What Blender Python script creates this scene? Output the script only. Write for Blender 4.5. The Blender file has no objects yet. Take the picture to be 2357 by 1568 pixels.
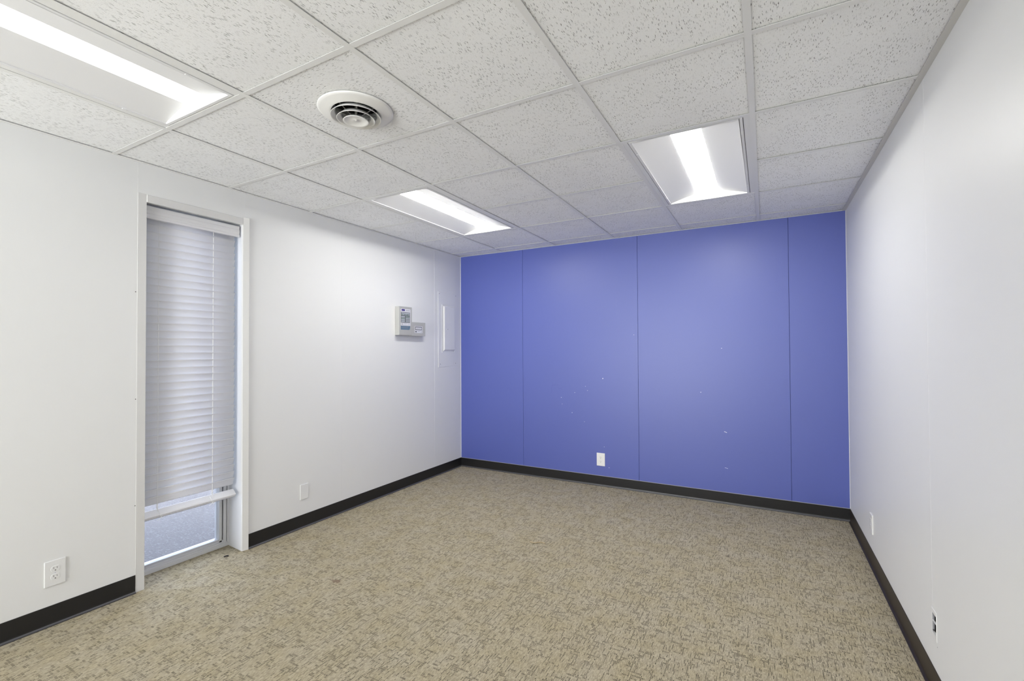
import bpy, bmesh, math, random
from mathutils import Vector, Matrix

# ------------------------------------------------------------------ camera
S = bpy.context.scene
COL = S.collection
PI = math.pi
W_IMG = 2357.0
FPX, CX, CY = 1061.48, 1175.26, 787.43
YAW, PITCH, ROLL = 0.50428, 0.01477, -0.00519
CAM_Z = 1.33864
cam_data = bpy.data.cameras.new('camera')
cam = bpy.data.objects.new('camera', cam_data)
COL.objects.link(cam)
S.camera = cam
fw = Vector((-math.sin(YAW) * math.cos(PITCH), math.cos(YAW) * math.cos(PITCH), math.sin(PITCH)))
ri = Vector((math.cos(YAW), math.sin(YAW), 0))
up = ri.cross(fw)
ri2 = math.cos(ROLL) * ri + math.sin(ROLL) * up
up2 = -math.sin(ROLL) * ri + math.cos(ROLL) * up
cam.matrix_world = Matrix(((ri2.x, up2.x, -fw.x, 0), (ri2.y, up2.y, -fw.y, 0), (ri2.z, up2.z, -fw.z, CAM_Z), (0, 0, 0, 1)))
cam_data.sensor_width = 36.0
cam_data.lens = FPX / W_IMG * 36.0
cam_data.shift_x = (W_IMG / 2 - CX) / W_IMG
cam_data.shift_y = (CY - 784.0) / W_IMG
cam_data.clip_start = 0.02

# ------------------------------------------------------------------ world, exposure
LAMP_NEAR, LAMP_FAR = 2.4, 31.0      # radiance of the lenses near the camera / near the blue wall
SKY, FILL_SKY, FILL_GROUND = 6.5, 16.0, 25.0      # sky over the street, added fill sky behind the camera, added glow below it
world = bpy.data.worlds.new('overcast_sky')
S.world = world
world.use_nodes = True
bg = world.node_tree.nodes['Background']
# hazy sky: cool over the street side (-X), brightened as added fill behind the camera (-Y)
wn_ = world.node_tree.nodes; wl_ = world.node_tree.links
_tc = wn_.new('ShaderNodeTexCoord'); _sp = wn_.new('ShaderNodeSeparateXYZ'); wl_.new(_tc.outputs['Generated'], _sp.inputs[0])
_mr = wn_.new('ShaderNodeMapRange'); wl_.new(_sp.outputs[1], _mr.inputs['Value'])
_mr.inputs['From Min'].default_value = -0.35; _mr.inputs['From Max'].default_value = -0.75
_mc = wn_.new('ShaderNodeMix'); _mc.data_type = 'RGBA'; wl_.new(_mr.outputs[0], _mc.inputs[0])
_mc.inputs[6].default_value = (SKY * 0.70, SKY * 0.81, SKY * 1.02, 1)
_mg = wn_.new('ShaderNodeMapRange'); wl_.new(_sp.outputs[2], _mg.inputs['Value'])
_mg.inputs['From Min'].default_value = 0.01; _mg.inputs['From Max'].default_value = -0.01
_m2 = wn_.new('ShaderNodeMix'); _m2.data_type = 'RGBA'; wl_.new(_mg.outputs[0], _m2.inputs[0])
_m2.inputs[6].default_value = (FILL_SKY * 0.99, FILL_SKY * 1.0, FILL_SKY * 0.99, 1)
_m2.inputs[7].default_value = (FILL_GROUND * 0.98, FILL_GROUND * 1.0, FILL_GROUND * 1.0, 1)
wl_.new(_m2.outputs[2], _mc.inputs[7])
wl_.new(_mc.outputs[2], bg.inputs['Color'])
bg.inputs['Strength'].default_value = 1.0
S.cycles.caustics_reflective = False
S.cycles.caustics_refractive = False
S.view_settings.view_transform = 'Standard'
S.view_settings.look = 'None'
S.view_settings.gamma = 1.0
S.view_settings.use_curve_mapping = False
S.view_settings.exposure = 0.0

# ------------------------------------------------------------------ dimensions
XL, XR = -3.0652, 0.5583
YW, YF = 4.3693, -3.60
H = 2.3975
DECK = 2.95
GX = [-2.4964, -1.8794, -1.2626, -0.6494, -0.0388]
T = 0.6096
GY = [1.129 + T * j for j in range(-7, 6)]
BB = 0.0978
WIN_Y0, WIN_Y1, WIN_Z = 1.283, 1.853, 2.186

# ------------------------------------------------------------------ helpers
class MB:
    def __init__(s): s.v = []; s.f = []
    def quad(s, *p):
        n = len(s.v); s.v += [tuple(q) for q in p]; s.f.append(tuple(range(n, n + len(p))))
    def box(s, x0, x1, y0, y1, z0, z1):
        n = len(s.v)
        s.v += [(x, y, z) for z in (z0, z1) for y in (y0, y1) for x in (x0, x1)]
        for f in ((0, 2, 3, 1), (4, 5, 7, 6), (0, 1, 5, 4), (2, 6, 7, 3), (0, 4, 6, 2), (1, 3, 7, 5)):
            s.f.append(tuple(n + i for i in f))
        return s
    def extrude(s, prof, a, b, fn):
        """closed profile (list of 2-tuples) swept from a to b; fn(p, t) -> xyz"""
        n = len(s.v); k = len(prof)
        s.v += [tuple(fn(p, a)) for p in prof] + [tuple(fn(p, b)) for p in prof]
        for i in range(k):
            j = (i + 1) % k
            s.f.append((n + i, n + j, n + k + j, n + k + i))
        s.f.append(tuple(n + i for i in reversed(range(k)))); s.f.append(tuple(n + k + i for i in range(k)))
        return s
    def lathe(s, prof, c, seg=64, closed=False):
        """profile (r, z) spun round the vertical axis through c"""
        n = len(s.v); k = len(prof)
        for i in range(seg):
            a = 2 * PI * i / seg
            s.v += [(c[0] + r * math.cos(a), c[1] + r * math.sin(a), c[2] + z) for r, z in prof]
        m = k if closed else k - 1
        for i in range(seg):
            i2 = (i + 1) % seg
            for j in range(m):
                j2 = (j + 1) % k
                s.f.append((n + i * k + j, n + i2 * k + j, n + i2 * k + j2, n + i * k + j2))
        return s
    def disc(s, c, r, u, w, seg=20, h=0.0):
        """solid disc: centre c, in-plane axes u and w, height h along u x w"""
        u = Vector(u); w = Vector(w); nn = u.cross(w); c = Vector(c)
        n = len(s.v)
        for hh in (0, h):
            s.v += [tuple(c + u * r * math.cos(2 * PI * i / seg) + w * r * math.sin(2 * PI * i / seg) + nn * hh) for i in range(seg)]
        s.f.append(tuple(n + i for i in reversed(range(seg)))); s.f.append(tuple(n + seg + i for i in range(seg)))
        for i in range(seg):
            j = (i + 1) % seg
            s.f.append((n + i, n + j, n + seg + j, n + seg + i))
        return s
    def tube(s, pts, r, seg=8):
        pts = [Vector(p) for p in pts]; n = len(s.v)
        for i, p in enumerate(pts):
            d = (pts[min(i + 1, len(pts) - 1)] - pts[max(i - 1, 0)]).normalized()
            a = d.cross(Vector((0, 0, 1)) if abs(d.z) < 0.9 else Vector((1, 0, 0))).normalized(); b = d.cross(a)
            s.v += [tuple(p + a * r * math.cos(2 * PI * q / seg) + b * r * math.sin(2 * PI * q / seg)) for q in range(seg)]
        for i in range(len(pts) - 1):
            for q in range(seg):
                q2 = (q + 1) % seg
                s.f.append((n + i * seg + q, n + i * seg + q2, n + (i + 1) * seg + q2, n + (i + 1) * seg + q))
        s.f.append(tuple(n + q for q in reversed(range(seg)))); s.f.append(tuple(n + (len(pts) - 1) * seg + q for q in range(seg)))
        return s
    def build(s, name, mat, parent=None, bevel=0.0, segs=2, smooth=False, origin=None):
        me = bpy.data.meshes.new(name)
        o = bpy.data.objects.new(name, me); COL.objects.link(o)
        base = Vector((0, 0, 0)); q = parent
        while q: base += q.location; q = q.parent
        org = Vector(origin) if origin else (Vector(base) if parent else Vector((0, 0, 0)))
        me.from_pydata([tuple(Vector(p) - org) for p in s.v], [], s.f)
        bm = bmesh.new(); bm.from_mesh(me)
        bmesh.ops.recalc_face_normals(bm, faces=bm.faces)
        if bevel:
            bmesh.ops.remove_doubles(bm, verts=bm.verts, dist=1e-6)
            bmesh.ops.bevel(bm, geom=[e for e in bm.edges if e.is_manifold and e.calc_face_angle(0) > 0.5], offset=bevel, segments=segs, profile=0.5, affect='EDGES')
        bm.to_mesh(me); bm.free()
        if smooth:
            for p in me.polygons: p.use_smooth = True
        if mat: me.materials.append(mat)
        o.location = org - base if parent else org
        if parent: o.parent = parent
        return o

def tag(o, label=None, cat=None, group=None, kind=None):
    for k, v in (('label', label), ('category', cat), ('group', group), ('kind', kind)):
        if v: o[k] = v
    return o
def thing(name, loc, label, cat, group=None):
    o = bpy.data.objects.new(name, None); COL.objects.link(o); o.location = loc
    o.empty_display_size = 0.1
    return tag(o, label, cat, group)
def copy_tree(o, parent=None):
    c = o.copy(); COL.objects.link(c); c.parent = parent
    for ch in [x for x in bpy.data.objects if x.parent == o]: copy_tree(ch, c)
    return c

# ------------------------------------------------------------------ materials
def mat(name, col, rough=0.5, spec=0.5, metal=0.0, bump=None, emit=None):
    m = bpy.data.materials.new(name); m.use_nodes = True
    nt = m.node_tree; b = nt.nodes['Principled BSDF']
    b.inputs['Base Color'].default_value = (*col, 1); b.inputs['Roughness'].default_value = rough
    b.inputs['Specular IOR Level'].default_value = spec; b.inputs['Metallic'].default_value = metal
    tc = nt.nodes.new('ShaderNodeTexCoord')
    nz = nt.nodes.new('ShaderNodeTexNoise'); nz.inputs['Scale'].default_value = bump[0] if bump else 60
    nz.inputs['Detail'].default_value = 3
    nt.links.new(tc.outputs['Object'], nz.inputs['Vector'])
    mr = nt.nodes.new('ShaderNodeMapRange')           # slight unevenness of the finish
    mr.inputs['To Min'].default_value = max(0.02, rough - 0.012); mr.inputs['To Max'].default_value = min(1, rough + 0.012)
    nt.links.new(nz.outputs['Fac'], mr.inputs['Value']); nt.links.new(mr.outputs['Result'], b.inputs['Roughness'])
    if bump:
        bp = nt.nodes.new('ShaderNodeBump'); bp.inputs['Strength'].default_value = bump[1]; bp.inputs['Distance'].default_value = bump[2]
        nt.links.new(nz.outputs['Fac'], bp.inputs['Height']); nt.links.new(bp.outputs['Normal'], b.inputs['Normal'])
    if emit:
        b.inputs['Emission Color'].default_value = (*emit[0], 1); b.inputs['Emission Strength'].default_value = emit[1]
    return m

class G:
    """tiny node-graph helper"""
    def __init__(s, m): s.nt = m.node_tree; s.b = s.nt.nodes['Principled BSDF']
    def n(s, t, **kw):
        x = s.nt.nodes.new(t)
        for k, v in kw.items(): setattr(x, k, v)
        return x
    def l(s, a, b): s.nt.links.new(a, b)
    def math(s, op, a, b=None, c=None, clamp=False):
        x = s.n('ShaderNodeMath', operation=op); x.use_clamp = clamp
        for i, v in enumerate((a, b, c)):
            if v is None: continue
            if isinstance(v, (int, float)): x.inputs[i].default_value = v
            else: s.l(v, x.inputs[i])
        return x.outputs[0]
    def comb(s, x, y, z=0.0):
        c = s.n('ShaderNodeCombineXYZ')
        for i, v in enumerate((x, y, z)):
            if isinstance(v, (int, float)): c.inputs[i].default_value = v
            else: s.l(v, c.inputs[i])
        return c.outputs[0]
    def mix(s, f, a, b):
        x = s.n('ShaderNodeMix', data_type='RGBA')
        for i, v in ((0, f), (6, a), (7, b)):
            if isinstance(v, (int, float)): x.inputs[i].default_value = v
            elif isinstance(v, tuple): x.inputs[i].default_value = (*v, 1)
            else: s.l(v, x.inputs[i])
        return x.outputs[2]
    def noise(s, vec, scale, detail=2.0, rough=0.5):
        x = s.n('ShaderNodeTexNoise'); x.inputs['Scale'].default_value = scale
        x.inputs['Detail'].default_value = detail; x.inputs['Roughness'].default_value = rough
        s.l(vec, x.inputs['Vector']); return x.outputs['Fac']
    def ramp(s, v, a, b, lo=0.0, hi=1.0):
        x = s.n('ShaderNodeMapRange'); x.inputs['From Min'].default_value = a; x.inputs['From Max'].default_value = b
        x.inputs['To Min'].default_value = lo; x.inputs['To Max'].default_value = hi
        s.l(v, x.inputs['Value']); return x.outputs['Result']
    def bump(s, h, strength, dist):
        x = s.n('ShaderNodeBump'); x.inputs['Strength'].default_value = strength; x.inputs['Distance'].default_value = dist
        s.l(h, x.inputs['Height']); s.l(x.outputs['Normal'], s.b.inputs['Normal'])

M = {}
M['wall'] = mat('white_wall_vinyl', (0.82, 0.822, 0.812), 0.42, 0.45, bump=(260, 0.12, 0.001))
M['blue'] = mat('blue_wall_vinyl', (0.080, 0.111, 0.41), 0.42, 0.80, bump=(420, 0.25, 0.0006))
M['seam'] = mat('seam_caulk', (0.84, 0.836, 0.822), 0.5)
M['bluegap'] = mat('blue_panel_joint', (0.05, 0.06, 0.24), 0.6)
M['chip'] = mat('bare_paint_chip', (0.78, 0.78, 0.85), 0.6)
M['scuff'] = mat('dark_blue_scuff', (0.055, 0.07, 0.36), 0.5)
M['trim'] = mat('satin_white_trim', (0.72, 0.715, 0.70), 0.25, 0.5)
M['grid'] = mat('painted_grid_steel', (0.81, 0.81, 0.79), 0.4, 0.4)
M['angle'] = mat('shaded_angle_steel', (0.66, 0.65, 0.61), 0.5, 0.4)  # right wall angle: its shade is painted in as darker grey
M['base'] = mat('black_vinyl_base', (0.012, 0.012, 0.013), 0.33, 0.5, bump=(30, 0.1, 0.001))
M['base_brown'] = mat('dark_brown_vinyl_base', (0.026, 0.019, 0.014), 0.42, 0.35, bump=(30, 0.1, 0.001))
M['toe'] = mat('vinyl_toe_sheen', (0.085, 0.083, 0.09), 0.4, 0.5)  # glossy sheen of the toe painted in as lighter grey, with some dust
M['plate'] = mat('white_plastic', (0.83, 0.83, 0.82), 0.3)
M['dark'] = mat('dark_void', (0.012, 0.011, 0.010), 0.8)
M['slot'] = mat('slot_shadow_plastic', (0.10, 0.095, 0.09), 0.6)
M['reflector'] = mat('white_enamel', (0.80, 0.80, 0.80), 0.55, 0.25)
M['lens'] = mat('lit_acrylic_lens', (0.9, 0.9, 0.9), 0.4, 0.3, emit=((1.0, 0.992, 0.965), LAMP_NEAR))
M['lens_far'] = mat('lit_acrylic_lens_boosted', (0.9, 0.9, 0.9), 0.4, 0.3, emit=((1.0, 0.992, 0.965), LAMP_FAR))  # same lens, made much brighter to lift the light by the blue wall
M['vent'] = mat('white_painted_vent', (0.83, 0.825, 0.80), 0.32, 0.4)
M['strut'] = mat('grey_steel_strut', (0.30, 0.29, 0.27), 0.4, 0.5)
M['alarm'] = mat('grey_alarm_steel', (0.46, 0.46, 0.445), 0.45)
M['label'] = mat('white_label', (0.70, 0.70, 0.74), 0.5)
M['purple'] = mat('purple_print', (0.035, 0.02, 0.18), 0.5)
M['dgrey'] = mat('dark_grey_print', (0.13, 0.14, 0.15), 0.5)
M['mgrey'] = mat('grey_print', (0.36, 0.36, 0.38), 0.5)
M['key'] = mat('pale_key', (0.50, 0.54, 0.58), 0.5)
M['keyg'] = mat('green_grey_key', (0.33, 0.42, 0.38), 0.5)
M['bluelabel'] = mat('slate_blue_label', (0.12, 0.20, 0.29), 0.5)
M['panel'] = mat('painted_panel_steel', (0.82, 0.822, 0.812), 0.3, 0.5)
M['frame'] = mat('white_window_aluminium', (0.66, 0.66, 0.67), 0.42, 0.4)
M['gasket'] = mat('black_gasket', (0.06, 0.06, 0.075), 0.5)
M['cord'] = mat('white_cord', (0.85, 0.85, 0.85), 0.6)
M['fibre'] = mat('tan_fibre', (0.42, 0.34, 0.22), 0.8)
M['debris'] = mat('black_debris', (0.015, 0.012, 0.015), 0.7)

# slats pass a little daylight
m = mat('white_blind_slat', (0.90, 0.90, 0.905), 0.38, 0.4); g = G(m)
tr = g.n('ShaderNodeBsdfTranslucent'); tr.inputs['Color'].default_value = (0.88, 0.86, 0.90, 1)
mx = g.n('ShaderNodeMixShader'); mx.inputs[0].default_value = 0.25
g.l(g.b.outputs[0], mx.inputs[1]); g.l(tr.outputs[0], mx.inputs[2]); g.l(mx.outputs[0], g.nt.nodes['Material Output'].inputs[0])
M['slat'] = m

# glass
m = bpy.data.materials.new('clear_window_glass'); m.use_nodes = True; g = G(m)
tp = g.n('ShaderNodeBsdfTransparent'); tp.inputs['Color'].default_value = (0.97, 0.975, 0.985, 1)
gl = g.n('ShaderNodeBsdfGlossy'); gl.inputs['Roughness'].default_value = 0.02
fr = g.n('ShaderNodeFresnel'); fr.inputs['IOR'].default_value = 1.25
mx = g.n('ShaderNodeMixShader')
g.l(fr.outputs[0], mx.inputs[0]); g.l(tp.outputs[0], mx.inputs[1]); g.l(gl.outputs[0], mx.inputs[2])
g.l(mx.outputs[0], g.nt.nodes['Material Output'].inputs[0]); g.nt.nodes.remove(g.b)
M['glass'] = m

# acoustic ceiling tile: fissures and pinholes laid out in each tile's own UV (metres)
m = mat('fissured_ceiling_tile', (0.80, 0.795, 0.775), 0.9, 0.15); g = G(m)
uv = g.n('ShaderNodeUVMap'); uv.uv_map = 'UVMap'
nzc = g.n('ShaderNodeTexNoise'); nzc.inputs['Scale'].default_value = 75; nzc.inputs['Detail'].default_value = 1.0
g.l(uv.outputs[0], nzc.inputs['Vector'])
wob = g.n('ShaderNodeVectorMath', operation='MULTIPLY_ADD'); g.l(nzc.outputs['Color'], wob.inputs[0]); wob.inputs[1].default_value = (0.0062, 0.006, 0); g.l(uv.outputs[0], wob.inputs[2])
def fissure(sx, sy, thr, keep, off):
    mp = g.n('ShaderNodeMapping'); mp.inputs['Scale'].default_value = (1 / sx, 1 / sy, 1); mp.inputs['Location'].default_value = (off, off * 0.7, 0)
    g.l(wob.outputs[0], mp.inputs['Vector'])
    vo = g.n('ShaderNodeTexVoronoi'); vo.voronoi_dimensions = '2D'; vo.inputs['Scale'].default_value = 1.0; vo.inputs['Randomness'].default_value = 1.0
    g.l(mp.outputs[0], vo.inputs['Vector'])
    sp = g.n('ShaderNodeSeparateColor'); g.l(vo.outputs['Color'], sp.inputs[0])
    hit = g.ramp(vo.outputs['Distance'], thr, thr * 0.55)
    kp = g.math('LESS_THAN', sp.outputs[0], keep)
    dep = g.ramp(sp.outputs[1], 0, 1, 0.35, 1.0)
    return g.math('MULTIPLY', g.math('MULTIPLY', hit, kp), dep)
clump = g.ramp(g.noise(uv.outputs[0], 9, 2), 0.36, 0.56, 0.25, 1.0)
f1 = fissure(0.0054, 0.035, 0.22, 0.52, 3.1)
f2 = fissure(0.0050, 0.018, 0.19, 0.30, 7.7)
pin = fissure(0.0042, 0.0042, 0.24, 0.45, 11.3)
dk = g.math('MULTIPLY', g.math('MAXIMUM', f1, g.math('MULTIPLY', f2, 0.75)), clump)
dk = g.math('MAXIMUM', dk, g.math('MULTIPLY', pin, 0.30), clamp=True)
fine = g.ramp(g.noise(uv.outputs[0], 900, 2), 0.3, 0.7, 0.94, 1.03)
tone = g.ramp(g.noise(uv.outputs[0], 2.2, 2), 0.3, 0.7, 0.97, 1.02)
base = g.n('ShaderNodeVectorMath', operation='SCALE'); base.inputs[0].default_value = (0.925, 0.93, 0.925); g.l(g.math('MULTIPLY', fine, tone), base.inputs['Scale'])
g.l(g.mix(g.math('MULTIPLY', dk, 0.97), base.outputs[0], (0.07, 0.062, 0.05)), g.b.inputs['Base Color'])
g.bump(g.math('SUBTRACT', 1.0, dk), 0.4, 0.002)
g.b.inputs['Roughness'].default_value = 0.95
M['tile'] = m

# patterned loop carpet
m = mat('beige_loop_carpet', (0.36, 0.32, 0.25), 0.95, 0.1); g = G(m)
tc = g.n('ShaderNodeTexCoord'); sp = g.n('ShaderNodeSeparateXYZ'); g.l(tc.outputs['Object'], sp.inputs[0])
X, Y = sp.outputs[0], sp.outputs[1]
jn = g.n('ShaderNodeTexNoise'); jn.inputs['Scale'].default_value = 130; jn.inputs['Detail'].default_value = 2; g.l(tc.outputs['Object'], jn.inputs['Vector'])
js = g.n('ShaderNodeSeparateColor'); g.l(jn.outputs['Color'], js.inputs[0])
X = g.math('ADD', X, g.math('MULTIPLY', g.math('SUBTRACT', js.outputs[0], 0.5), 0.0032))
Y = g.math('ADD', Y, g.math('MULTIPLY', g.math('SUBTRACT', js.outputs[1], 0.5), 0.0060))
PX, PY = 0.0056, 0.0098
sx = g.math('DIVIDE', X, PX); sy = g.math('DIVIDE', Y, PY)
qx = g.math('FLOOR', sx); qy = g.math('FLOOR', sy)
fx = g.math('FRACT', sx); fy = g.math('FRACT', sy)
q = g.comb(g.math('MULTIPLY', qx, PX), g.math('MULTIPLY', qy, PY))
def wnoise(vec):
    x = g.n('ShaderNodeTexWhiteNoise', noise_dimensions='2D'); g.l(vec, x.inputs['Vector']); return x.outputs['Value']
def runs(qa, qb, length, prob, seed):
    # random runs of `length` stitches along a, one stitch wide along b
    off = g.math('MULTIPLY', wnoise(g.comb(qb, seed)), 64.0)
    blk = g.math('FLOOR', g.math('DIVIDE', g.math('ADD', qa, g.math('FLOOR', off)), length))
    return g.math('LESS_THAN', wnoise(g.comb(g.math('ADD', blk, seed * 3.1), g.math('ADD', qb, 0.37))), prob)
dens = g.ramp(g.noise(tc.outputs['Object'], 16, 2), 0.35, 0.60, 0.80, 1.12)
mask = g.math('MAXIMUM', runs(qy, qx, 4.0, g.math('MULTIPLY', dens, 0.125), 11.0), runs(qx, qy, 5.0, g.math('MULTIPLY', dens, 0.115), 29.0))
mask = g.math('MAXIMUM', mask, runs(qy, qx, 2.0, g.math('MULTIPLY', dens, 0.07), 47.0))
wv = wnoise(q)
mask = g.math('MULTIPLY', mask, g.math('GREATER_THAN', wv, 0.06))
wn2 = g.n('ShaderNodeTexWhiteNoise', noise_dimensions='2D'); g.l(g.comb(g.math('FLOOR', g.math('DIVIDE', X, PX / 2)), g.math('FLOOR', g.math('DIVIDE', Y, PY))), wn2.inputs['Vector'])
col_gap = g.math('LESS_THAN', g.math('ABSOLUTE', g.math('SUBTRACT', fx, 0.5)), 0.26)
row_gap = g.math('LESS_THAN', g.math('ABSOLUTE', g.math('SUBTRACT', fy, 0.5)), 0.41)
dark = g.math('MULTIPLY', g.math('MULTIPLY', mask, col_gap), g.math('MULTIPLY', row_gap, g.ramp(wv, 0, 1, 0.6, 1.0)))
blot = g.ramp(g.noise(tc.outputs['Object'], 7.0, 3, 0.6), 0.35, 0.68)
blot2 = g.ramp(g.noise(tc.outputs['Object'], 1.3, 2, 0.5), 0.35, 0.65)
c1 = g.mix(blot, (0.415, 0.367, 0.276), (0.388, 0.333, 0.222))
c1 = g.mix(g.math('MULTIPLY', blot2, 0.35), c1, (0.385, 0.330, 0.225))
br = g.ramp(wn2.outputs['Value'], 0, 1, 0.76, 1.24)
sc = g.n('ShaderNodeVectorMath', operation='SCALE'); g.l(c1, sc.inputs[0]); g.l(br, sc.inputs['Scale'])
c2 = g.mix(g.math('MULTIPLY', dark, 0.95), sc.outputs[0], (0.045, 0.041, 0.032))
# two worn brown marks and one grey spot
def spot(cx, cy, rx, ry, wob_s):
    dx = g.math('DIVIDE', g.math('SUBTRACT', X, cx), rx); dy = g.math('DIVIDE', g.math('SUBTRACT', Y, cy), ry)
    d = g.math('SQRT', g.math('ADD', g.math('MULTIPLY', dx, dx), g.math('MULTIPLY', dy, dy)))
    d = g.math('ADD', d, g.math('MULTIPLY', g.math('SUBTRACT', g.noise(tc.outputs['Object'], wob_s, 2), 0.5), 1.6))
    return g.ramp(d, 1.1, 0.6)
c3 = g.mix(g.math('MULTIPLY', spot(-2.185, 1.863, 0.035, 0.022, 60), 0.65), c2, (0.16, 0.10, 0.075))
c3 = g.mix(g.math('MULTIPLY', spot(-0.226, 3.2765, 0.014, 0.016, 60), 0.7), c3, (0.12, 0.10, 0.08))
g.l(c3, g.b.inputs['Base Color'])
hgt = g.math('SUBTRACT', g.math('MULTIPLY', wn2.outputs['Value'], 0.5), dark)
g.bump(hgt, 0.5, 0.002)
g.b.inputs['Roughness'].default_value = 0.95
M['carpet'] = m

# rough pavement outside
m = mat('grey_aggregate_pavement', (0.16, 0.155, 0.175), 0.8); g = G(m)
tc = g.n('ShaderNodeTexCoord')
v = g.n('ShaderNodeTexVoronoi'); v.inputs['Scale'].default_value = 95; g.l(tc.outputs['Object'], v.inputs['Vector'])
sp = g.n('ShaderNodeSeparateColor'); g.l(v.outputs['Color'], sp.inputs[0])
big = g.ramp(g.noise(tc.outputs['Object'], 1.6, 3), 0.3, 0.7, 0.0, 1.0)
tone = g.ramp(sp.outputs[0], 0, 1, 0.88, 1.12)
c = g.mix(big, (0.076, 0.067, 0.066), (0.093, 0.084, 0.083))
sc = g.n('ShaderNodeVectorMath', operation='SCALE'); g.l(c, sc.inputs[0]); g.l(tone, sc.inputs['Scale'])
g.l(g.mix(g.math('GREATER_THAN', sp.outputs[1], 0.90), sc.outputs[0], (0.118, 0.112, 0.112)), g.b.inputs['Base Color'])
g.bump(v.outputs['Distance'], 0.6, 0.01)
M['pavement'] = m

# ------------------------------------------------------------------ the setting
ST = dict(kind='structure')
tag(MB().box(-3.245, XR, YF, YW, -0.05, 0.0).build('floor', M['carpet']), **ST)
tag(MB().box(-30, -3.34, -20, 25, -0.30, -0.10).build('ground', M['pavement']), **ST)

# unseen outdoor pier, added to shade the window from the bright rear sky
MB_p = MB().box(-5.00, -3.34, 1.02, 1.22, -0.10, DECK)
tag(MB_p.build('added_pier', M['wall']), **ST)

# left wall with the tall window opening
w = MB(); XO = -3.33
w.box(XO, XL, YF - 0.1, WIN_Y0, 0, DECK); w.box(XO, XL, WIN_Y1, YW + 0.1, 0, DECK)
w.box(XO, XL, WIN_Y0, WIN_Y1, WIN_Z, DECK)
wall_left = tag(w.build('wall_left', M['wall']), **ST)
def bead_v(name, x, y, z0, z1, axis, parent, m='wall', r=0.0016):
    """slim rounded caulk line; axis is the wall normal"""
    pts = [(x, y, z0 + (z1 - z0) * i / 6) for i in range(7)]
    return MB().tube(pts, r, 6).build(name, M[m], parent)
for y, z0, z1 in ((1.2435, 2.232, H), (1.854, 2.232, H), (2.659, BB, H), (3.886, BB, H)):
    bead_v('seam', XL, y, z0, z1, 'x', wall_left, r=0.0010 if y > 3 else 0.0004)
for y, z in ((1.236, 1.667), (1.239, 1.0695), (1.240, 0.48)):
    MB().disc((XL, y, z), 0.0028, (0, 1, 0), (0, 0, 1), 10, 0.0006).build('nail_hole', M['slot'], wall_left)

# blue end wall in four panels over dark joints
bx = [XL, -2.262, -1.045, 0.1740, XR]
w = MB(); gp = 0.0011
for a, b in zip(bx[:-1], bx[1:]):
    w.box(a + (gp if a != XL else 0), b - (gp if b != XR else 0), YW, YW + 0.012, 0, DECK)
wall_back = tag(w.build('wall_back', M['blue'], bevel=0.0006, segs=1), **ST)
MB().box(XL, XR, YW + 0.008, YW + 0.1, 0, DECK).build('joint_backing', M['bluegap'], wall_back)
MB().tube([(XL + 0.001, YW - 0.001, BB + (H - BB) * i / 6) for i in range(7)], 0.0024, 6).build('corner_bead', M['seam'], wall_back)
MB().tube([(XR - 0.001, YW - 0.001, BB + (H - BB) * i / 6) for i in range(7)], 0.0020, 6).build('corner_bead', M['seam'], wall_back)
MB().box(XL, XR, YW - 0.0035, YW, BB - 0.001, BB + 0.0026).build('unpainted_edge', M['mgrey'], wall_back)
random.seed(5)
for x, z, r in ((-1.3878, 1.0445, 0.0060), (-1.6784, 0.8954, 0.0035), (-1.8244, 0.8407, 0.0040), (-1.8154, 0.7749, 0.0028), (-1.7078, 0.6933, 0.0042),
                (-1.566, 0.962, 0.0030), (-1.5445, 0.922, 0.0034), (-1.0829, 1.4642, 0.0030), (-0.3294, 1.3334, 0.0034), (-0.501, 0.9478, 0.0038), (-1.3324, 0.1852, 0.0038), (-1.3782, 0.3814, 0.0030), (-1.58, 0.6109, 0.0026)):
    d = MB(); n = 7
    ph = random.random() * 6
    p = [(x + r * (0.7 + 0.5 * random.random()) * math.cos(ph + 2 * PI * i / n), YW - 0.0004, z + 0.7 * r * (0.7 + 0.5 * random.random()) * math.sin(ph + 2 * PI * i / n)) for i in range(n)]
    d.quad(*p); d.quad(*[(a, b + 0.0006, c) for a, b, c in p]); d.build('paint_chip', M['chip'], wall_back)
for (x, z, dx, dz) in ((-0.3066, 0.6128, 0.011, -0.004), (-0.3032, 0.3046, 0.012, -0.002)):
    MB().tube([(x - dx, YW, z - dz), (x, YW, z + 0.0008), (x + dx, YW, z + dz)], 0.0021 if z > .5 else 0.0013, 6).build('paint_chip', M['chip'], wall_back)
for pts in (((-1.935, 0.88), (-1.932, 0.93), (-1.926, 0.962)), ((-1.922, 0.962), (-1.885, 0.965)), ((-1.872, 0.955), (-1.862, 0.975)), ((-1.855, 0.93), (-1.82, 0.935))):
    MB().tube([(x, YW + 0.0003, z) for x, z in pts], 0.0008, 5).build('scuff', M['scuff'], wall_back)

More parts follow.
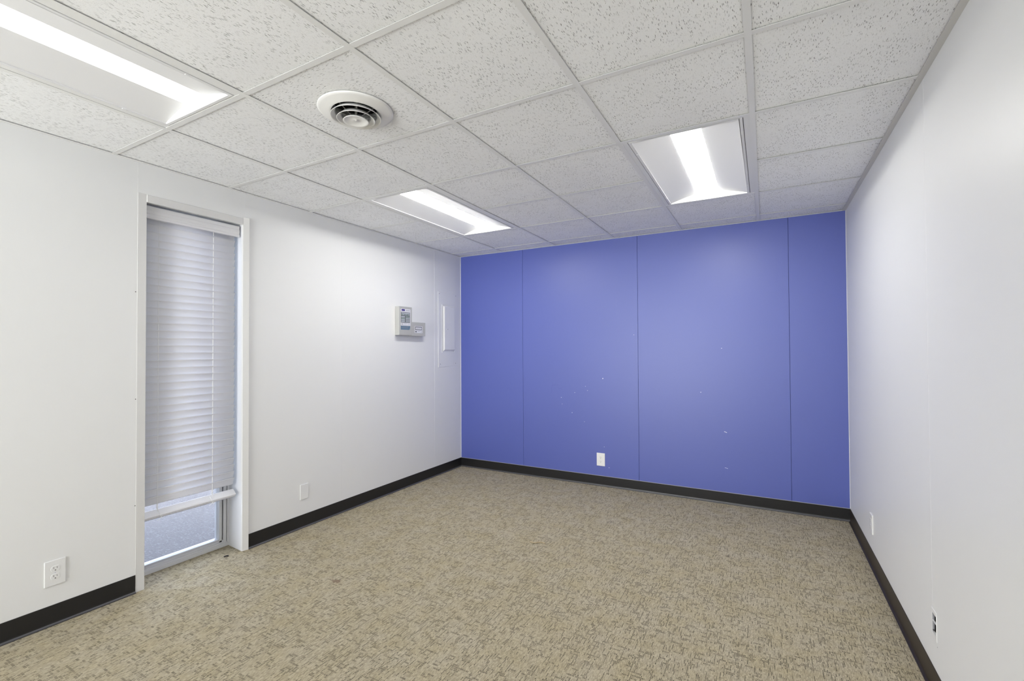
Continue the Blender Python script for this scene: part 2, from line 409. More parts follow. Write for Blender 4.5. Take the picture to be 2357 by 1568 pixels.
# right wall, with the hole of the open low voltage bracket
HY0, HY1, HZ0, HZ1 = 2.3295, 2.3765, 0.2330, 0.3080
w = MB(); XO2 = XR + 0.0060
w.box(XR, XO2, YF - 0.1, HY0, 0, DECK); w.box(XR, XO2, HY1, YW + 0.1, 0, DECK)
w.box(XR, XO2, HY0, HY1, 0, HZ0); w.box(XR, XO2, HY0, HY1, HZ1, DECK)
wall_right = tag(w.build('wall_right', M['wall']), **ST)
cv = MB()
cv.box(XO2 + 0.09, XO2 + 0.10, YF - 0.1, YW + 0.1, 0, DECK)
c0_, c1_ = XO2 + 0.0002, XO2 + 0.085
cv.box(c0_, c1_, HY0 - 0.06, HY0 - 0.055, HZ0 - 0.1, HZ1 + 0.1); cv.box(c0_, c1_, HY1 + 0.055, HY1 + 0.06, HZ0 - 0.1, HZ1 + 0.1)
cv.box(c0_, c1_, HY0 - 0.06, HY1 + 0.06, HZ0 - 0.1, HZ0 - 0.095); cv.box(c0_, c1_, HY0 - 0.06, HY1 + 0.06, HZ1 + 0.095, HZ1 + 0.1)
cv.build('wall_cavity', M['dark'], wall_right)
for y in (2.3525, ):
    bead_v('seam', XR, y + 0.022, HZ1 + 0.02, H, 'x', wall_right, r=0.0004)
w = MB(); sx0, sx1, sz0, sz1 = -3.00, -0.80, 0.06, 2.34
w.box(XL, sx0, YF - 0.1, YF, 0, DECK); w.box(sx1, XR, YF - 0.1, YF, 0, DECK)
w.box(sx0, sx1, YF - 0.1, YF, 0, sz0); w.box(sx0, sx1, YF - 0.1, YF, sz1, DECK)
tag(w.build('wall_front', M['wall']), **ST)
win2 = bpy.data.objects.new('fill_window', None); COL.objects.link(win2); win2.location = ((sx0 + sx1) / 2, YF, sz0); tag(win2, **ST)  # rear glazing added out of view to let in fill light
for k in range(4):
    xx = sx0 + (sx1 - sx0 - 0.05) * k / 3
    MB().box(xx, xx + 0.05, YF - 0.09, YF - 0.01, sz0, sz1).build('mullion', M['frame'], win2)
for zz in (sz0, sz1 - 0.05):
    MB().box(sx0, sx1, YF - 0.085, YF - 0.015, zz, zz + 0.05).build('rail', M['frame'], win2)
MB().box(sx0 + 0.01, sx1 - 0.01, YF - 0.052, YF - 0.048, sz0 + 0.02, sz1 - 0.02).build('window_pane', M['glass'], win2)

# ceiling: lay-in tiles over an exposed grid
xs = [XL] + GX + [XR]
ys = [YF] + GY + [YW]
def cell_is_light(i, j):      # column i between xs[i], xs[i+1]; row j between ys[j], ys[j+1]
    for (x0, y0) in ((1, 2), (4, 2), (1, 6), (4, 6), (1, 10), (4, 10)):
        if i == x0 and j in (y0, y0 + 1): return True
    return False
VENT = (-1.5755, 1.448)
me = bpy.data.meshes.new('ceiling'); bm = bmesh.new(); uvl = bm.loops.layers.uv.new('UVMap')
random.seed(11)
ROT = {}
for i in range(len(xs) - 1):
    for j in range(len(ys) - 1):
        if cell_is_light(i, j): continue
        x0, x1, y0, y1 = xs[i], xs[i + 1], ys[j], ys[j + 1]
        ex = 0.004
        a, b, c, d = x0 + (ex if i else 0), x1 - (ex if i < len(xs) - 2 else 0), y0 + (ex if j else 0), y1 - (ex if j < len(ys) - 2 else 0)
        ox, oy = random.uniform(-50, 50), random.uniform(-50, 50)
        vent = x0 < VENT[0] < x1 and y0 < VENT[1] < y1
        rot = vent or (i, j) == (2, 6)
        tilt = [random.uniform(0, 0.0012) for _ in range(4)]
        zb = H + 0.0042
        fs = []
        if vent:
            n = 48; inner = []; outer = []
            for k in range(n):
                an = 2 * PI * k / n
                inner.append(bm.verts.new((VENT[0] + 0.118 * math.cos(an), VENT[1] + 0.118 * math.sin(an), zb)))
                cc, ss = math.cos(an), math.sin(an)
                tx = ((b - VENT[0]) if cc > 0 else (a - VENT[0])) / cc if abs(cc) > 1e-6 else 1e9
                ty = ((d - VENT[1]) if ss > 0 else (c - VENT[1])) / ss if abs(ss) > 1e-6 else 1e9
                t = min(tx, ty)
                outer.append(bm.verts.new((VENT[0] + t * cc, VENT[1] + t * ss, zb)))
            for k in range(n):
                k2 = (k + 1) % n
                fs.append(bm.faces.new((inner[k], inner[k2], outer[k2], outer[k])))
            crn = [bm.verts.new((xx, yy, zb)) for xx in (a, b) for yy in (c, d)]
            for cv_ in crn:   # fill the four corners
                aa = math.atan2(cv_.co.y - VENT[1], cv_.co.x - VENT[0]) % (2 * PI)
                k = int(aa / (2 * PI) * n); k2 = (k + 1) % n
                fs.append(bm.faces.new((outer[k], outer[k2], cv_)))
        else:
            lo = [bm.verts.new((p[0], p[1], zb + t)) for p, t in zip(((a, c), (b, c), (b, d), (a, d)), tilt)]
            hi = [bm.verts.new((v_.co.x, v_.co.y, zb + 0.016)) for v_ in lo]
            fs.append(bm.faces.new(lo[::-1])); bm.faces.new(hi)
            for k in range(4):
                bm.faces.new((lo[k], lo[(k + 1) % 4], hi[(k + 1) % 4], hi[k]))
        for f in fs:
            for lp in f.loops:
                u, v_ = lp.vert.co.x, lp.vert.co.y
                if rot: u, v_ = v_, u
                lp[uvl].uv = (u + ox, v_ + oy)
bmesh.ops.recalc_face_normals(bm, faces=bm.faces)
bm.to_mesh(me); bm.free(); me.materials.append(M['tile'])
ceiling = bpy.data.objects.new('ceiling', me); COL.objects.link(ceiling); tag(ceiling, **ST)
MB().box(XL - 0.2, XR + 0.2, YF - 0.1, YW + 0.1, DECK, DECK + 0.05).build('roof_deck', M['wall'], ceiling)
gm = MB()
for x in GX:
    gm.box(x - 0.012, x + 0.012, YF, YW, H - 0.0004, H + 0.0012); gm.box(x - 0.001, x + 0.001, YF, YW, H + 0.0012, H + 0.035)
gm.build('main_bars', M['grid'], ceiling)
gm = MB()
for jy, y in enumerate(GY):
    for i in range(len(xs) - 1):
        if (i in (1, 4)) and (jy in (2, 6, 10)): continue            # middle of a light
        if cell_is_light(i, jy) and cell_is_light(i, jy + 1): continue
        a, b = xs[i] + (0.012 if i else 0), xs[i + 1] - (0.012 if i < len(xs) - 2 else 0)
        gm.box(a, b, y - 0.012, y + 0.012, H, H + 0.0012); gm.box(a, b, y - 0.001, y + 0.001, H + 0.0012, H + 0.03)
gm.build('cross_bars', M['grid'], ceiling)
def angle_bar(name, bx0, bx1, by0, by1):
    return MB().box(bx0, bx1, by0, by1, H - 0.0015, H + 0.0010)
o = angle_bar('trim_1', XR - 0.0225, XR, YF, YW); o.box(XR - 0.0012, XR, YF, YW, H, H + 0.022); tag(o.build('trim_1', M['angle']), **ST)
o = angle_bar('trim_2', XL, XL + 0.020, YF, YW); tag(o.build('trim_2', M['grid']), **ST)
o = angle_bar('trim_3', XL + 0.02, XR - 0.0225, YW - 0.016, YW); tag(o.build('trim_3', M['grid']), **ST)

# cove base
PROF = [(0, 0), (0, BB), (0.0024, BB), (0.003, BB - 0.002), (0.003, 0.016), (0.0042, 0.009), (0.0075, 0.0045), (0.013, 0.003), (0.0135, 0.0)]
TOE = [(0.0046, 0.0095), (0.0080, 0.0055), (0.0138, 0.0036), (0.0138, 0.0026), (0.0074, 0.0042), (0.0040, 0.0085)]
def base(name, a, b, fn, m='base'):
    o = tag(MB().extrude(PROF, a, b, fn).build(name, M[m]), **ST)
    if m == 'base': MB().extrude(TOE, a, b, fn).build('sheen_toe', M['toe'], o)
    return o
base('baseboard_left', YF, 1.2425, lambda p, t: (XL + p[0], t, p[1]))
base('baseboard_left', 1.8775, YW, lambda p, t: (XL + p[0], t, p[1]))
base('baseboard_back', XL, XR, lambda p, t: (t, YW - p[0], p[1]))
base('baseboard_right', YF, YW, lambda p, t: (XR - p[0], t, p[1]), 'base_brown')
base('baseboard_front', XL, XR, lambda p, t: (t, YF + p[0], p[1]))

# window: frame, pane, casing, lining
win = bpy.data.objects.new('window_1', None); COL.objects.link(win); win.location = (XL, (WIN_Y0 + WIN_Y1) / 2, 0); tag(win, **ST)
fr = MB(); y0, y1 = WIN_Y0, WIN_Y1
FX0, FX1 = -3.315, -3.240
fr.box(FX0, FX1 - 0.004, y0, y1, 0.0, 0.022); fr.box(FX0, FX1 - 0.010, y0, y1, 0.022, 0.032); fr.box(FX0, FX1 - 0.018, y0, y1, 0.032, 0.044)
fr.box(FX0, FX1 - 0.026, y0, y1, 0.044, 0.052)
fr.box(FX0, FX1, y0, y1, WIN_Z - 0.05, WIN_Z)
fr.build('window_frame', M['frame'], win, bevel=0.0012, segs=2)
for ya, yb, sg in ((y1 - 0.010, y1, 1), (y1 - 0.030, y1 - 0.014, 1), (y1 - 0.055, y1 - 0.037, 1), (y0, y0 + 0.010, -1), (y0 + 0.014, y0 + 0.030, -1), (y0 + 0.037, y0 + 0.055, -1)):
    dx = 0.0 if min(abs(ya - y1), abs(yb - y0)) < 0.011 else (0.006 if min(abs(ya - y1), abs(yb - y0)) < 0.031 else 0.018)
    MB().box(FX0, FX1 - dx, ya, yb, 0.03, WIN_Z - 0.04).build('window_stile', M['frame'], win, bevel=0.0015)
MB().box(FX0, FX1 - 0.026, y1 - 0.040, y1 - 0.002, 0.03, WIN_Z - 0.04).box(FX0, FX1 - 0.026, y0 + 0.002, y0 + 0.040, 0.03, WIN_Z - 0.04).build('gasket', M['gasket'], win)
MB().box(-3.294, -3.290, y0 + 0.02, y1 - 0.02, 0.04, WIN_Z - 0.04).build('window_pane', M['glass'], win)
# casing strips on the wall face
c_in0, c_in1 = 1.2855, 1.8365
MB().box(XL - 0.02, XL + 0.0014, 1.2435, c_in0, 0.0, 2.226).build('casing', M['trim'], win, bevel=0.0006)
cs = MB()   # far strip: its face is turned a little towards the room's near end
cs.extrude([(XL - 0.012, c_in1), (XL + 0.0035, c_in1), (XL + 0.0125, 1.8750), (XL - 0.001, 1.8750)], 0.0, 2.232, lambda p, t: (p[0], p[1], t))
cs.build('casing', M['trim'], win, bevel=0.001)
MB().box(XL - 0.02, XL + 0.005, c_in0, c_in1, 2.182, 2.225).build('casing', M['trim'], win, bevel=0.002)
# lining boards of the reveal
MB().extrude([(FX1, y1 - 0.001), (FX1, y1 + 0.004), (XL - 0.02, y1 + 0.004), (XL - 0.012, c_in1 + 0.001), (XL - 0.020, c_in1 + 0.002)], 0.0, WIN_Z, lambda p, t: (p[0], p[1], t)).build('reveal_lining', M['frame'], win)

# sampling portals that steer the sky light through the street window and the added rear glazing (they add no light)
for nm, loc, rot, sx_, sy_ in (('street_window_portal', (-3.325, 1.568, 1.09), (0, -PI / 2, 0), 2.19, 0.57), ('fill_window_portal', (-1.90, YF - 0.095, 1.20), (PI / 2, 0, 0), 2.2, 2.28)):
    ld = bpy.data.lights.new(nm, 'AREA'); ld.shape = 'RECTANGLE'; ld.size = sx_; ld.size_y = sy_; ld.cycles.is_portal = True
    lo_ = bpy.data.objects.new(nm, ld); COL.objects.link(lo_); lo_.location = loc; lo_.rotation_euler = rot

# ------------------------------------------------------------------ blind
BY0, BY1, BXC = 1.294, 1.8185, -3.128
blind = thing('window_blind', (-3.11, 1.56, 2.15), 'white horizontal slat blind, tilted nearly shut, hanging in the tall window almost to the floor', 'blind')
vp = [(-3.100, 2.098), (-3.090, 2.100), (-3.088, 2.112), (-3.0915, 2.116), (-3.0915, 2.124), (-3.0885, 2.130), (-3.0885, 2.146), (-3.0915, 2.151), (-3.090, 2.166), (-3.092, 2.172), (-3.100, 2.172)]
MB().extrude(vp, 1.2875, 1.829, lambda p, t: (p[0], t, p[1])).build('valance', M['slat'], blind, bevel=0.0008, segs=1)
MB().box(-3.155, -3.104, BY0, BY1, 2.128, 2.168).build('headrail', M['frame'], blind)
NS = 38; pitch = (2.031 - 0.4418) / 36; Z_FIRST = 2.031 + pitch
def slat_mesh(ang):
    k = 8; top = []; bot = []
    for i in range(k + 1):
        t = (i / k - 0.5) * 0.0495
        bulge = 0.0035 * (1 - (2 * i / k - 1) ** 2)
        top.append((t, bulge + 0.0013)); bot.append((t, bulge - 0.0013))
    pr = top + bot[::-1]
    ca, sa = math.cos(ang), math.sin(ang)
    return [(t * ca - b * sa, t * sa + b * ca) for t, b in pr]
prof = slat_mesh(math.radians(72))
s0 = None
for i in range(NS):
    zc = Z_FIRST - i * pitch + 0.0225
    if s0 is None:
        s0 = MB().extrude(prof, BY0, BY1, lambda p, t: (BXC + p[0], t, zc + p[1])).build('slat', M['slat'], blind, origin=(BXC, 1.56, zc))
        for p_ in s0.data.polygons: p_.use_smooth = len(p_.vertices) == 4
    else:
        c = s0.copy(); COL.objects.link(c); c.parent = blind; c.location.z = s0.location.z - i * pitch
# bottom rail lies tipped towards the room
br_ang = math.radians(-38); ca, sa = math.cos(br_ang), math.sin(br_ang)
def brp(p, t):
    return (BXC - 0.002 + p[0] * ca - p[1] * sa, t, 0.3855 + p[0] * sa + p[1] * ca)
MB().extrude([(-0.025, -0.012), (0.025, -0.012), (0.025, 0.0), (0.025, 0.010), (0.018, 0.0135), (-0.018, 0.0135), (-0.025, 0.010)], BY0 - 0.002, BY1 + 0.002, brp).build('bottom_rail', M['slat'], blind, bevel=0.001, segs=1)
MB().extrude([(0.0256, -0.0105), (0.0262, -0.0105), (0.0262, -0.0085), (0.0256, -0.0085)], BY0, BY1, brp).build('rail_groove', M['mgrey'], blind)
for y in (1.3745, 1.6805):
    for dx, nm in ((0.0050, 'ladder_cord'), (-0.0105, 'ladder_cord')):
        pts = [(BXC + dx, y, 2.13 - (2.13 - 0.40) * i / 30) for i in range(31)]
        MB().tube(pts, 0.0011, 6).build(nm, M['cord'], blind)
    MB().tube([(BXC + 0.0035, y - 0.002, 2.12 - (2.12 - 0.395) * i / 40) for i in range(41)], 0.0014, 6).build('lift_cord', M['cord'], blind)
for y in (1.3745, 1.66):
    pts = [(BXC + 0.012, y, 0.405), (BXC + 0.026, y + 0.004, 0.378), (BXC + 0.030, y + 0.012, 0.358), (BXC + 0.031, y + 0.024, 0.366), (BXC + 0.030, y + 0.016, 0.374), (BXC + 0.031, y - 0.012, 0.352)]
    MB().tube(pts, 0.0012, 6).build('cord_knot', M['cord'], blind)

# ------------------------------------------------------------------ ceiling lights
def make_light(cx, cy, label, lens='lens'):
    L = thing('ceiling_light', (cx, cy, H), label, 'ceiling light', 'recessed fluorescent ceiling lights')
    zf = H - 0.0012
    def ring(hx0, hx1, hy0, hy1, z0, z1):
        r = MB()
        r.box(cx - hx0, cx - hx1, cy - hy0, cy + hy0, z0, z1); r.box(cx + hx1, cx + hx0, cy - hy0, cy + hy0, z0, z1)
        r.box(cx - hx1, cx + hx1, cy - hy0, cy - hy1, z0, z1); r.box(cx - hx1, cx + hx1, cy + hy1, cy + hy0, z0, z1)
        return r
    ring(0.2955, 0.2675, 0.5985, 0.5935, H + 0.0012, H + 0.010).build('housing_flange', M['grid'], L)
    ring(0.2670, 0.2640, 0.5935, 0.5915, H + 0.006, H + 0.012).build('door_gap', M['slot'], L)
    ring(0.2645, 0.2500, 0.5915, 0.5780, H - 0.0005, H + 0.010).build('door_frame', M['reflector'], L, bevel=0.0015)
    hl = 0.5775; zt = H + 0.046; lw = 0.074
    for sg in (-1, 1):
        m_ = MB(); k = 10
        pp = []
        for i in range(k + 1):
            t = i / k
            x = sg * (0.2500 - t * (0.2500 - lw)); z = H + 0.004 + (zt - H - 0.004) * (1 - (1 - t) ** 1.35)
            pp.append((cx + x, z))
        for i in range(k):
            m_.quad((pp[i][0], cy - hl, pp[i][1]), (pp[i + 1][0], cy - hl, pp[i + 1][1]), (pp[i + 1][0], cy + hl, pp[i + 1][1]), (pp[i][0], cy + hl, pp[i][1]))
        m_.build('reflector', M['reflector'], L, smooth=True)
        for p_ in ((-0.42), 0.42):
            MB().box(cx + sg * 0.262, cx + sg * 0.252, cy + p_ - 0.007, cy + p_ + 0.007, H - 0.002, H + 0.001).build('latch', M['reflector'], L, bevel=0.0008)
    for sg in (-1, 1):
        y = cy + sg * hl
        MB().box(cx - 0.2500, cx + 0.2500, min(y, y + sg * 0.002), max(y, y + sg * 0.002), H + 0.002, zt + 0.006).build('end_plate', M['reflector'], L)
    m_ = MB(); k = 14; pp = []
    for i in range(k + 1):
        t = -1 + 2 * i / k
        pp.append((cx + t * lw, zt - 0.0075 * math.sqrt(max(0.0, 1 - (abs(t)) ** 2.2))))
    pr = pp + [(cx + lw, zt + 0.004), (cx - lw, zt + 0.004)]
    ln = m_.extrude(pr, cy - hl + 0.002, cy + hl - 0.002, lambda p, t: (p[0], t, p[1])).build('lens', M[lens], L)
    MB().box(cx - 0.292, cx + 0.292, cy - 0.594, cy + 0.594, H + 0.060, H + 0.10).build('housing', M['grid'], L)
    return L
cxa, cxb = (GX[0] + GX[1]) / 2, (GX[3] + GX[4]) / 2
L1 = make_light(cxa, GY[6], 'lit recessed ceiling light nearest the camera, cut off by the left edge of the photo')
L2 = make_light(cxa, GY[10], 'lit recessed ceiling light over the left wall between window and alarm keypad', 'lens_far')
def light_copy(src, x, y, label):
    c = copy_tree(src); c.location = (x, y, H); c['label'] = label; return c
light_copy(L2, cxb, GY[10], 'lit recessed ceiling light in the right half of the ceiling near the blue wall')
light_copy(L1, cxb, GY[6], 'lit recessed ceiling light overhead beside the right wall, outside the photo')
light_copy(L1, cxa, GY[2], 'added unseen ceiling light for fill at the rear of the room, left side')  # rear pair added out of view for more ambient light
light_copy(L1, cxb, GY[2], 'added unseen ceiling light for fill at the rear of the room, right side')

# ------------------------------------------------------------------ round air diffuser
vx, vy = VENT
V = thing('ceiling_vent', (vx, vy, H), 'round white air diffuser with concentric rings in a ceiling tile', 'air vent')
c0 = (vx, vy, H)
MB().lathe([(0.160, 0.002), (0.1610, -0.002), (0.158, -0.0055), (0.150, -0.0080), (0.130, -0.0125), (0.114, -0.0165), (0.107, -0.0170), (0.1035, -0.0145), (0.1025, -0.004), (0.1025, 0.035), (0.105, 0.035), (0.106, -0.006), (0.112, -0.0130), (0.130, -0.0090), (0.150, -0.0040)], c0, 72, True).build('outer_ring', M['vent'], V, smooth=True)
def cone(r_out, z_lip, name):
    th = 0.0012
    pr = [(r_out, z_lip), (r_out - 0.004, z_lip + 0.004), (r_out - 0.014, z_lip + 0.012), (r_out - 0.022, z_lip + 0.022), (r_out - 0.022 - th, z_lip + 0.022), (r_out - 0.0155, z_lip + 0.0115), (r_out - 0.0055, z_lip + 0.003), (r_out - 0.001, z_lip - th)]
    return MB().lathe(pr, c0, 64, True).build(name, M['vent'], V, smooth=True)
cone(0.108, -0.031, 'middle_ring'); cone(0.082, -0.041, 'middle_ring')
MB().lathe([(0.0, -0.037), (0.030, -0.038), (0.048, -0.042), (0.0535, -0.047), (0.0550, -0.049), (0.0540, -0.0505), (0.046, -0.0460), (0.030, -0.0415), (0.006, -0.0405), (0.0045, -0.045), (0.0, -0.0460)], c0, 56).build('centre_dish', M['vent'], V, smooth=True)
MB().lathe([(0.1028, 0.02), (0.1028, 0.16), (0.0, 0.16), ], c0, 48).build('duct', M['dark'], V)
for k in range(6):
    a = math.radians(20 + 60 * k)
    p0 = (vx + 0.101 * math.cos(a), vy + 0.101 * math.sin(a), H + 0.014); p1 = (vx + 0.02 * math.cos(a), vy + 0.02 * math.sin(a), H - 0.030)
    MB().tube([p0, p1], 0.0018, 6).build('strut', M['strut'], V)
MB().tube([(vx, vy, H - 0.037), (vx, vy, H + 0.08)], 0.006, 10).build('stem', M['strut'], V)

# ------------------------------------------------------------------ wall plates.  fn maps (u along wall, v up, d out of wall) to xyz
def wall_fn(side):
    if side == 'left': return lambda u, v, d: (XL + d, u, v)
    if side == 'right': return lambda u, v, d: (XR - d, u, v)
    return lambda u, v, d: (u, YW - d, v)
def wbox(mb, fn, u0, u1, v0, v1, d0, d1):
    a = fn(u0, v0, d0); b = fn(u1, v1, d1)
    mb.box(min(a[0], b[0]), max(a[0], b[0]), min(a[1], b[1]), max(a[1], b[1]), min(a[2], b[2]), max(a[2], b[2])); return mb
def plate(side, u, v, w_, h_, name, label, cat, duplex=True, t=0.0055):
    fn = wall_fn(side)
    P = thing(name, fn(u, v, 0), label, cat)
    wbox(MB(), fn, u - w_ / 2, u + w_ / 2, v - h_ / 2, v + h_ / 2, 0, t).build('cover_plate', M['plate'], P, bevel=0.0022, segs=3)
    if duplex:
        for s_ in (-1, 1):
            vc = v + s_ * 0.0195
            pr = []
            for i in range(40):
                a = 2 * PI * i / 40
                uu = 0.0172 * math.cos(a); vv = max(-0.0138, min(0.0138, 0.0172 * math.sin(a)))
                pr.append((uu, vv))
            R_ = MB().extrude(pr, t - 0.002, t + 0.0012, lambda p, q_: fn(u + p[0], vc + p[1], q_)).build('receptacle', M['plate'], P, bevel=0.0006, segs=1)
            sl = MB(); sg = -1 if side == 'right' else 1
            wbox(sl, fn, u - 0.0072, u - 0.0052, vc + 0.0005, vc + 0.0085, t, t + 0.0014)
            wbox(sl, fn, u + 0.0052, u + 0.0070, vc + 0.0010, vc + 0.0080, t, t + 0.0014)
            sl.extrude([(0.0026 * math.cos(a_), 0.0026 * math.sin(a_)) for a_ in [PI * i / 8 for i in range(9)]] + [(-0.0026, -0.0022), (0.0026, -0.0022)], t, t + 0.0014, lambda p, q_: fn(u + p[0], vc - 0.0070 + p[1], q_))
            sl.build('slots', M['slot'], R_)
        sc_ = MB().extrude([(0.0030 * math.cos(2 * PI * i / 12), 0.0030 * math.sin(2 * PI * i / 12)) for i in range(12)], t, t + 0.0008, lambda p, q_: fn(u + p[0], v + p[1], q_)).build('screw', M['label'], P)
    else:
        for s_ in (-1, 1):
            MB().extrude([(0.0028 * math.cos(2 * PI * i / 12), 0.0028 * math.sin(2 * PI * i / 12)) for i in range(12)], t, t + 0.0008, lambda p, q_: fn(u + p[0], v + s_ * 0.030 + p[1], q_)).build('screw', M['plate'], P)
    return P
plate('left', 0.9125, 0.2535, 0.0785, 0.123, 'wall_outlet', 'white duplex power outlet on the left wall, in front of the window', 'outlet')
plate('left', 2.3095, 0.2682, 0.0700, 0.1128, 'blank_plate', 'plain white cover plate without sockets, right of the window above the black base', 'wall plate', duplex=False)
plate('back', -1.4130, 0.2567, 0.0825, 0.1245, 'wall_outlet', 'white power outlet low on the blue wall', 'outlet')
plate('right', 3.535, 0.2620, 0.0720, 0.1170, 'wall_outlet', 'white power outlet on the right wall near the blue corner', 'outlet', t=0.0075)

# open low voltage bracket in the right wall
fn = wall_fn('right')
B = thing('junction_box', fn(2.353, 0.27, 0), 'open uncovered wall box with a black hole, low in the right wall', 'wall box')
def rimbox(nm, u0, u1, v0, v1, d0, d1, m='plate'): return wbox(MB(), fn, u0, u1, v0, v1, d0, d1).build(nm, M[m], B, bevel=0.0005, segs=1)
rim = MB()
for (u0, u1, v0, v1) in ((HY0 - 0.004, HY0, 0.2135, 0.3225), (HY1, HY1 + 0.006, 0.2135, 0.3225), (HY0, HY1, HZ1, 0.3225), (HY0, HY1, 0.2135, HZ0)):
    wbox(rim, fn, u0, u1, v0, v1, 0, 0.0018)
rim.build('rim', M['plate'], B)
wbox(MB(), fn, HY1 - 0.0012, HY1 - 0.0002, HZ0, HZ1, -0.0055, 0.0004).build('sleeve', M['mgrey'], B)
rimbox('tab', HY0, HY1 + 0.001, 0.2755, 0.2775, -0.004, 0.001)
rimbox('ear', HY1 - 0.012, HY1 + 0.001, HZ1 - 0.004, HZ1 + 0.001, -0.003, 0.0005, 'slot'); rimbox('ear', HY1 - 0.010, HY1 + 0.001, HZ0 + 0.004, HZ0 + 0.007, -0.003, 0.0005, 'slot')
wbox(MB(), fn, 2.3235, 2.3255, 0.1965, 0.1995, 0, 0.0004).build('wall_nick', M['slot'], wall_right)

# ------------------------------------------------------------------ alarm keypad and its small neighbour
fn = wall_fn('left')
A = thing('alarm_keypad', fn(3.381, 1.61, 0), 'tall grey metal alarm keypad box with a label and key rows on the left wall', 'alarm keypad')
D = 0.052; a0, a1, z0, z1 = 3.290, 3.4715, 1.4745, 1.7475
wbox(MB(), fn, a0, a1, z0, z1, 0, D).build('body', M['alarm'], A, bevel=0.003, segs=2)
def F(u, v): return a0 + u * (a1 - a0), z1 - v * (z1 - z0)
def prt(parent, nm, m_, u0, u1, v0, v1, d=0.0008, Ff=F, Dd=D):
    p, q_ = Ff(u0, v0), Ff(u1, v1)
    return wbox(MB(), fn, p[0], q_[0], q_[1], p[1], Dd - 0.0004, Dd + d).build(nm, M[m_], parent)
prt(A, 'door', 'alarm', 0.06, 0.95, 0.055, 0.975, 0.0012)
prt(A, 'door_edge', 'mgrey', 0.08, 0.93, 0.062, 0.068, 0.0020)
lab = prt(A, 'face_label', 'label', 0.12, 0.87, 0.080, 0.665, 0.0018)
pill = []
for i in range(24):
    an = 2 * PI * i / 24; pill.append((0.0235 * abs(math.cos(an)) ** 0.5 * (1 if math.cos(an) > 0 else -1), 0.0085 * abs(math.sin(an)) ** 0.6 * (1 if math.sin(an) > 0 else -1)))
pc = F(0.305, 0.125)
lg = MB().extrude(pill, D + 0.001, D + 0.0024, lambda p, t: fn(pc[0] + p[0], pc[1] + p[1], t)).build('logo', M['purple'], A)
for k in range(4): prt(A, 'lettering', 'mgrey', 0.53 + 0.075 * k, 0.575 + 0.075 * k, 0.118, 0.150, 0.0022)
kp = prt(A, 'key_panel', 'dgrey', 0.125, 0.825, 0.195, 0.565, 0.0024)
prt(A, 'display', 'key', 0.16, 0.80, 0.215, 0.250, 0.0030)
for k in range(6): prt(A, 'key', 'key' if k % 2 else 'keyg', 0.155 + 0.110 * k, 0.240 + 0.110 * k, 0.270, 0.300, 0.0030)
for r in range(4):
    v0 = 0.340 + r * 0.055
    prt(A, 'key', 'keyg' if r == 1 else 'key', 0.15, 0.43, v0, v0 + 0.034, 0.0030)
    for k in range(3): prt(A, 'key', 'keyg' if r == 0 else 'key', 0.505 + 0.105 * k, 0.585 + 0.105 * k, v0, v0 + 0.034, 0.0030)
prt(A, 'lettering', 'mgrey', 0.16, 0.29, 0.600, 0.632, 0.0022); prt(A, 'lettering', 'mgrey', 0.36, 0.56, 0.590, 0.600, 0.0022)
prt(A, 'lettering', 'key', 0.34, 0.52, 0.625, 0.633, 0.0022); prt(A, 'lettering', 'mgrey', 0.72, 0.76, 0.605, 0.630, 0.0022)
prt(A, 'blue_label', 'bluelabel', 0.12, 0.84, 0.675, 0.735, 0.0020); prt(A, 'blue_label', 'bluelabel', 0.12, 0.80, 0.735, 0.765, 0.0020); prt(A, 'blue_label', 'bluelabel', 0.12, 0.84, 0.765, 0.785, 0.0020); prt(A, 'blue_label', 'bluelabel', 0.12, 0.78, 0.785, 0.810, 0.0020)
for v0 in (0.700, 0.730, 0.758): prt(A, 'lettering', 'mgrey', 0.17, 0.70, v0, v0 + 0.006, 0.0026)

b0, b1, y0z, y1z = 3.4725, 3.676, 1.470, 1.6045
K = thing('alarm_display', fn(3.574, 1.537, 0), 'small grey box with a framed display window, joined to the right of the alarm keypad', 'alarm display')
wbox(MB(), fn, b0, b1, y0z, y1z, 0.002, 0.050).build('body', M['alarm'], K, bevel=0.002, segs=2)
def F2(u, v): return b0 + u * (b1 - b0), y1z - v * (y1z - y0z)
def p2(nm, m_, u0, u1, v0, v1, d): return prt(K, nm, m_, u0, u1, v0, v1, d, F2, 0.050)
p2('face_label', 'label', 0.20, 0.77, 0.27, 0.78, 0.0010)
p2('lettering', 'mgrey', 0.20, 0.77, 0.215, 0.235, 0.0010)
p2('display_frame', 'dgrey', 0.225, 0.725, 0.315, 0.560, 0.0018)
p2('display', 'label', 0.260, 0.690, 0.365, 0.510, 0.0026)
p2('lettering', 'mgrey', 0.31, 0.64, 0.425, 0.450, 0.0032)
p2('lettering', 'dgrey', 0.235, 0.345, 0.640, 0.730, 0.0018); p2('lettering', 'mgrey', 0.41, 0.57, 0.650, 0.675, 0.0018); p2('lettering', 'mgrey', 0.67, 0.70, 0.650, 0.74, 0.0018)
for uu in (0.095, 0.86):
    p = F2(uu, 0.50); MB().disc(fn(p[0], p[1], 0.050), 0.0045, (0, 1, 0), (0, 0, 1), 14, 0.0014).build('screw', M['mgrey'], K)

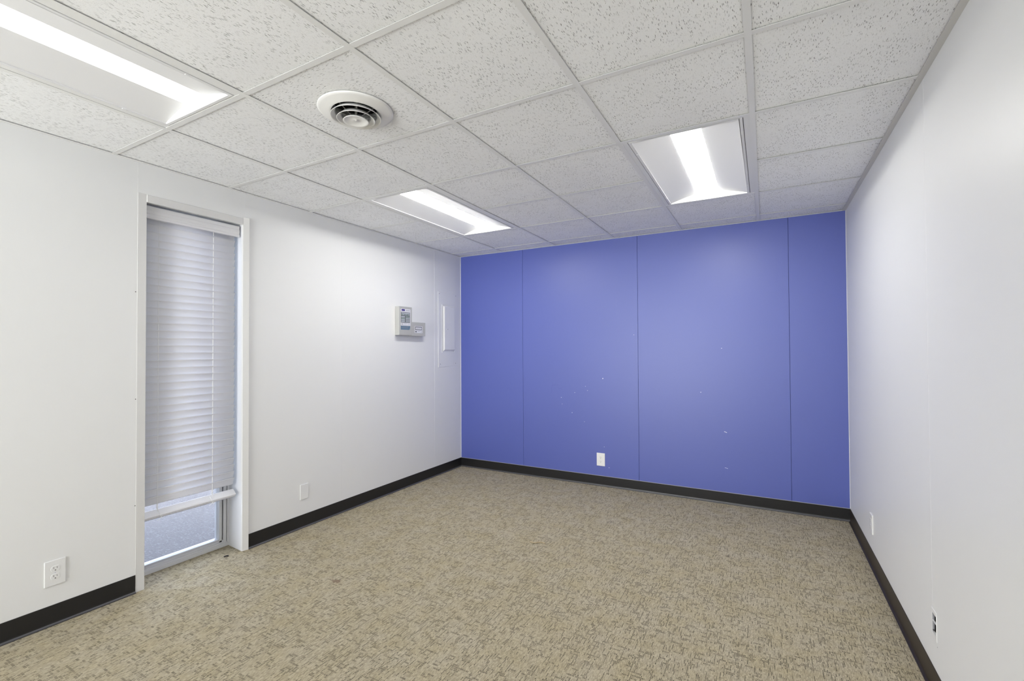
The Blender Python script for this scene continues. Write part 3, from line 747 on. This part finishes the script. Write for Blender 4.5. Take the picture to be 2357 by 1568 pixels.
# ------------------------------------------------------------------ breaker panel painted over
Q = thing('breaker_panel', fn(4.115, 1.55, 0), 'white painted electrical panel cover with a narrow raised door beside the blue wall', 'electrical panel')
pt = 0.003
cpl = MB().extrude([(3.9500, 1.1440), (4.2900, 1.1500), (4.2960, 1.9560), (3.9460, 1.9570)], 0.0, pt, lambda p, t: fn(p[0], p[1], t)).build('cover', M['panel'], Q, bevel=0.0010, segs=1)
rm = MB()
for (u0, u1, v0, v1) in ((4.012, 4.018, 1.300, 1.822), (4.238, 4.243, 1.300, 1.822), (4.018, 4.238, 1.817, 1.822), (4.018, 4.238, 1.300, 1.306)): wbox(rm, fn, u0, u1, v0, v1, pt - 0.001, pt + 0.003)
rm.build('door_rim', M['panel'], Q, bevel=0.001, segs=1)
dr = MB()
o0, o1, q0, q1 = 4.027, 4.233, 1.314, 1.809
i0, i1, r0, r1 = 4.045, 4.228, 1.334, 1.803
n = len(dr.v)
dr.v += [fn(*p) for p in ((o0, q0, pt), (o1, q0, pt), (o1, q1, pt), (o0, q1, pt), (i0, r0, 0.017), (i1, r0, 0.017), (i1, r1, 0.017), (i0, r1, 0.017))]
dr.f += [(4, 5, 6, 7), (0, 1, 5, 4), (1, 2, 6, 5), (2, 3, 7, 6), (3, 0, 4, 7), (3, 2, 1, 0)]
door = dr.build('panel_door', M['panel'], Q, bevel=0.002, segs=2)
wbox(MB(), fn, 4.0195, 4.0265, 1.312, 1.806, pt - 0.001, pt + 0.0008).build('door_gap', M['mgrey'], Q)
MB().disc(fn(4.093, 1.556, 0.0165), 0.012, (0, 1, 0), (0, 0, 1), 24, 0.003).build('latch', M['panel'], door, bevel=0.0008, segs=1)
MB().disc(fn(4.093, 1.556, 0.019), 0.006, (0, 1, 0), (0, 0, 1), 16, 0.0015).build('latch_slot', M['mgrey'], door)
for u, v in ((3.966, 1.937), (4.266, 1.940), (3.982, 1.177), (4.260, 1.179)):
    MB().disc(fn(u, v, pt), 0.0048, (0, 1, 0), (0, 0, 1), 12, 0.0016).build('screw', M['mgrey'], Q)

# ------------------------------------------------------------------ bits on the carpet
o = MB().tube([(-1.4408, 2.8744, 0.004), (-1.425, 2.866, 0.006), (-1.402, 2.868, 0.005), (-1.383, 2.888, 0.006), (-1.360, 2.902, 0.004), (-1.3366, 2.896, 0.002)], 0.0042, 8).build('fibre_scrap', M['fibre'])
tag(o, 'small curved tan scrap of fibre lying on the carpet in the middle of the room', 'scrap')
o = MB().tube([(-3.079, 1.728, 0.004), (-3.073, 1.7405, 0.006), (-3.069, 1.752, 0.004)], 0.0042, 8).build('debris_speck', M['debris'])
tag(o, 'tiny black speck on the carpet in the window opening', 'debris')
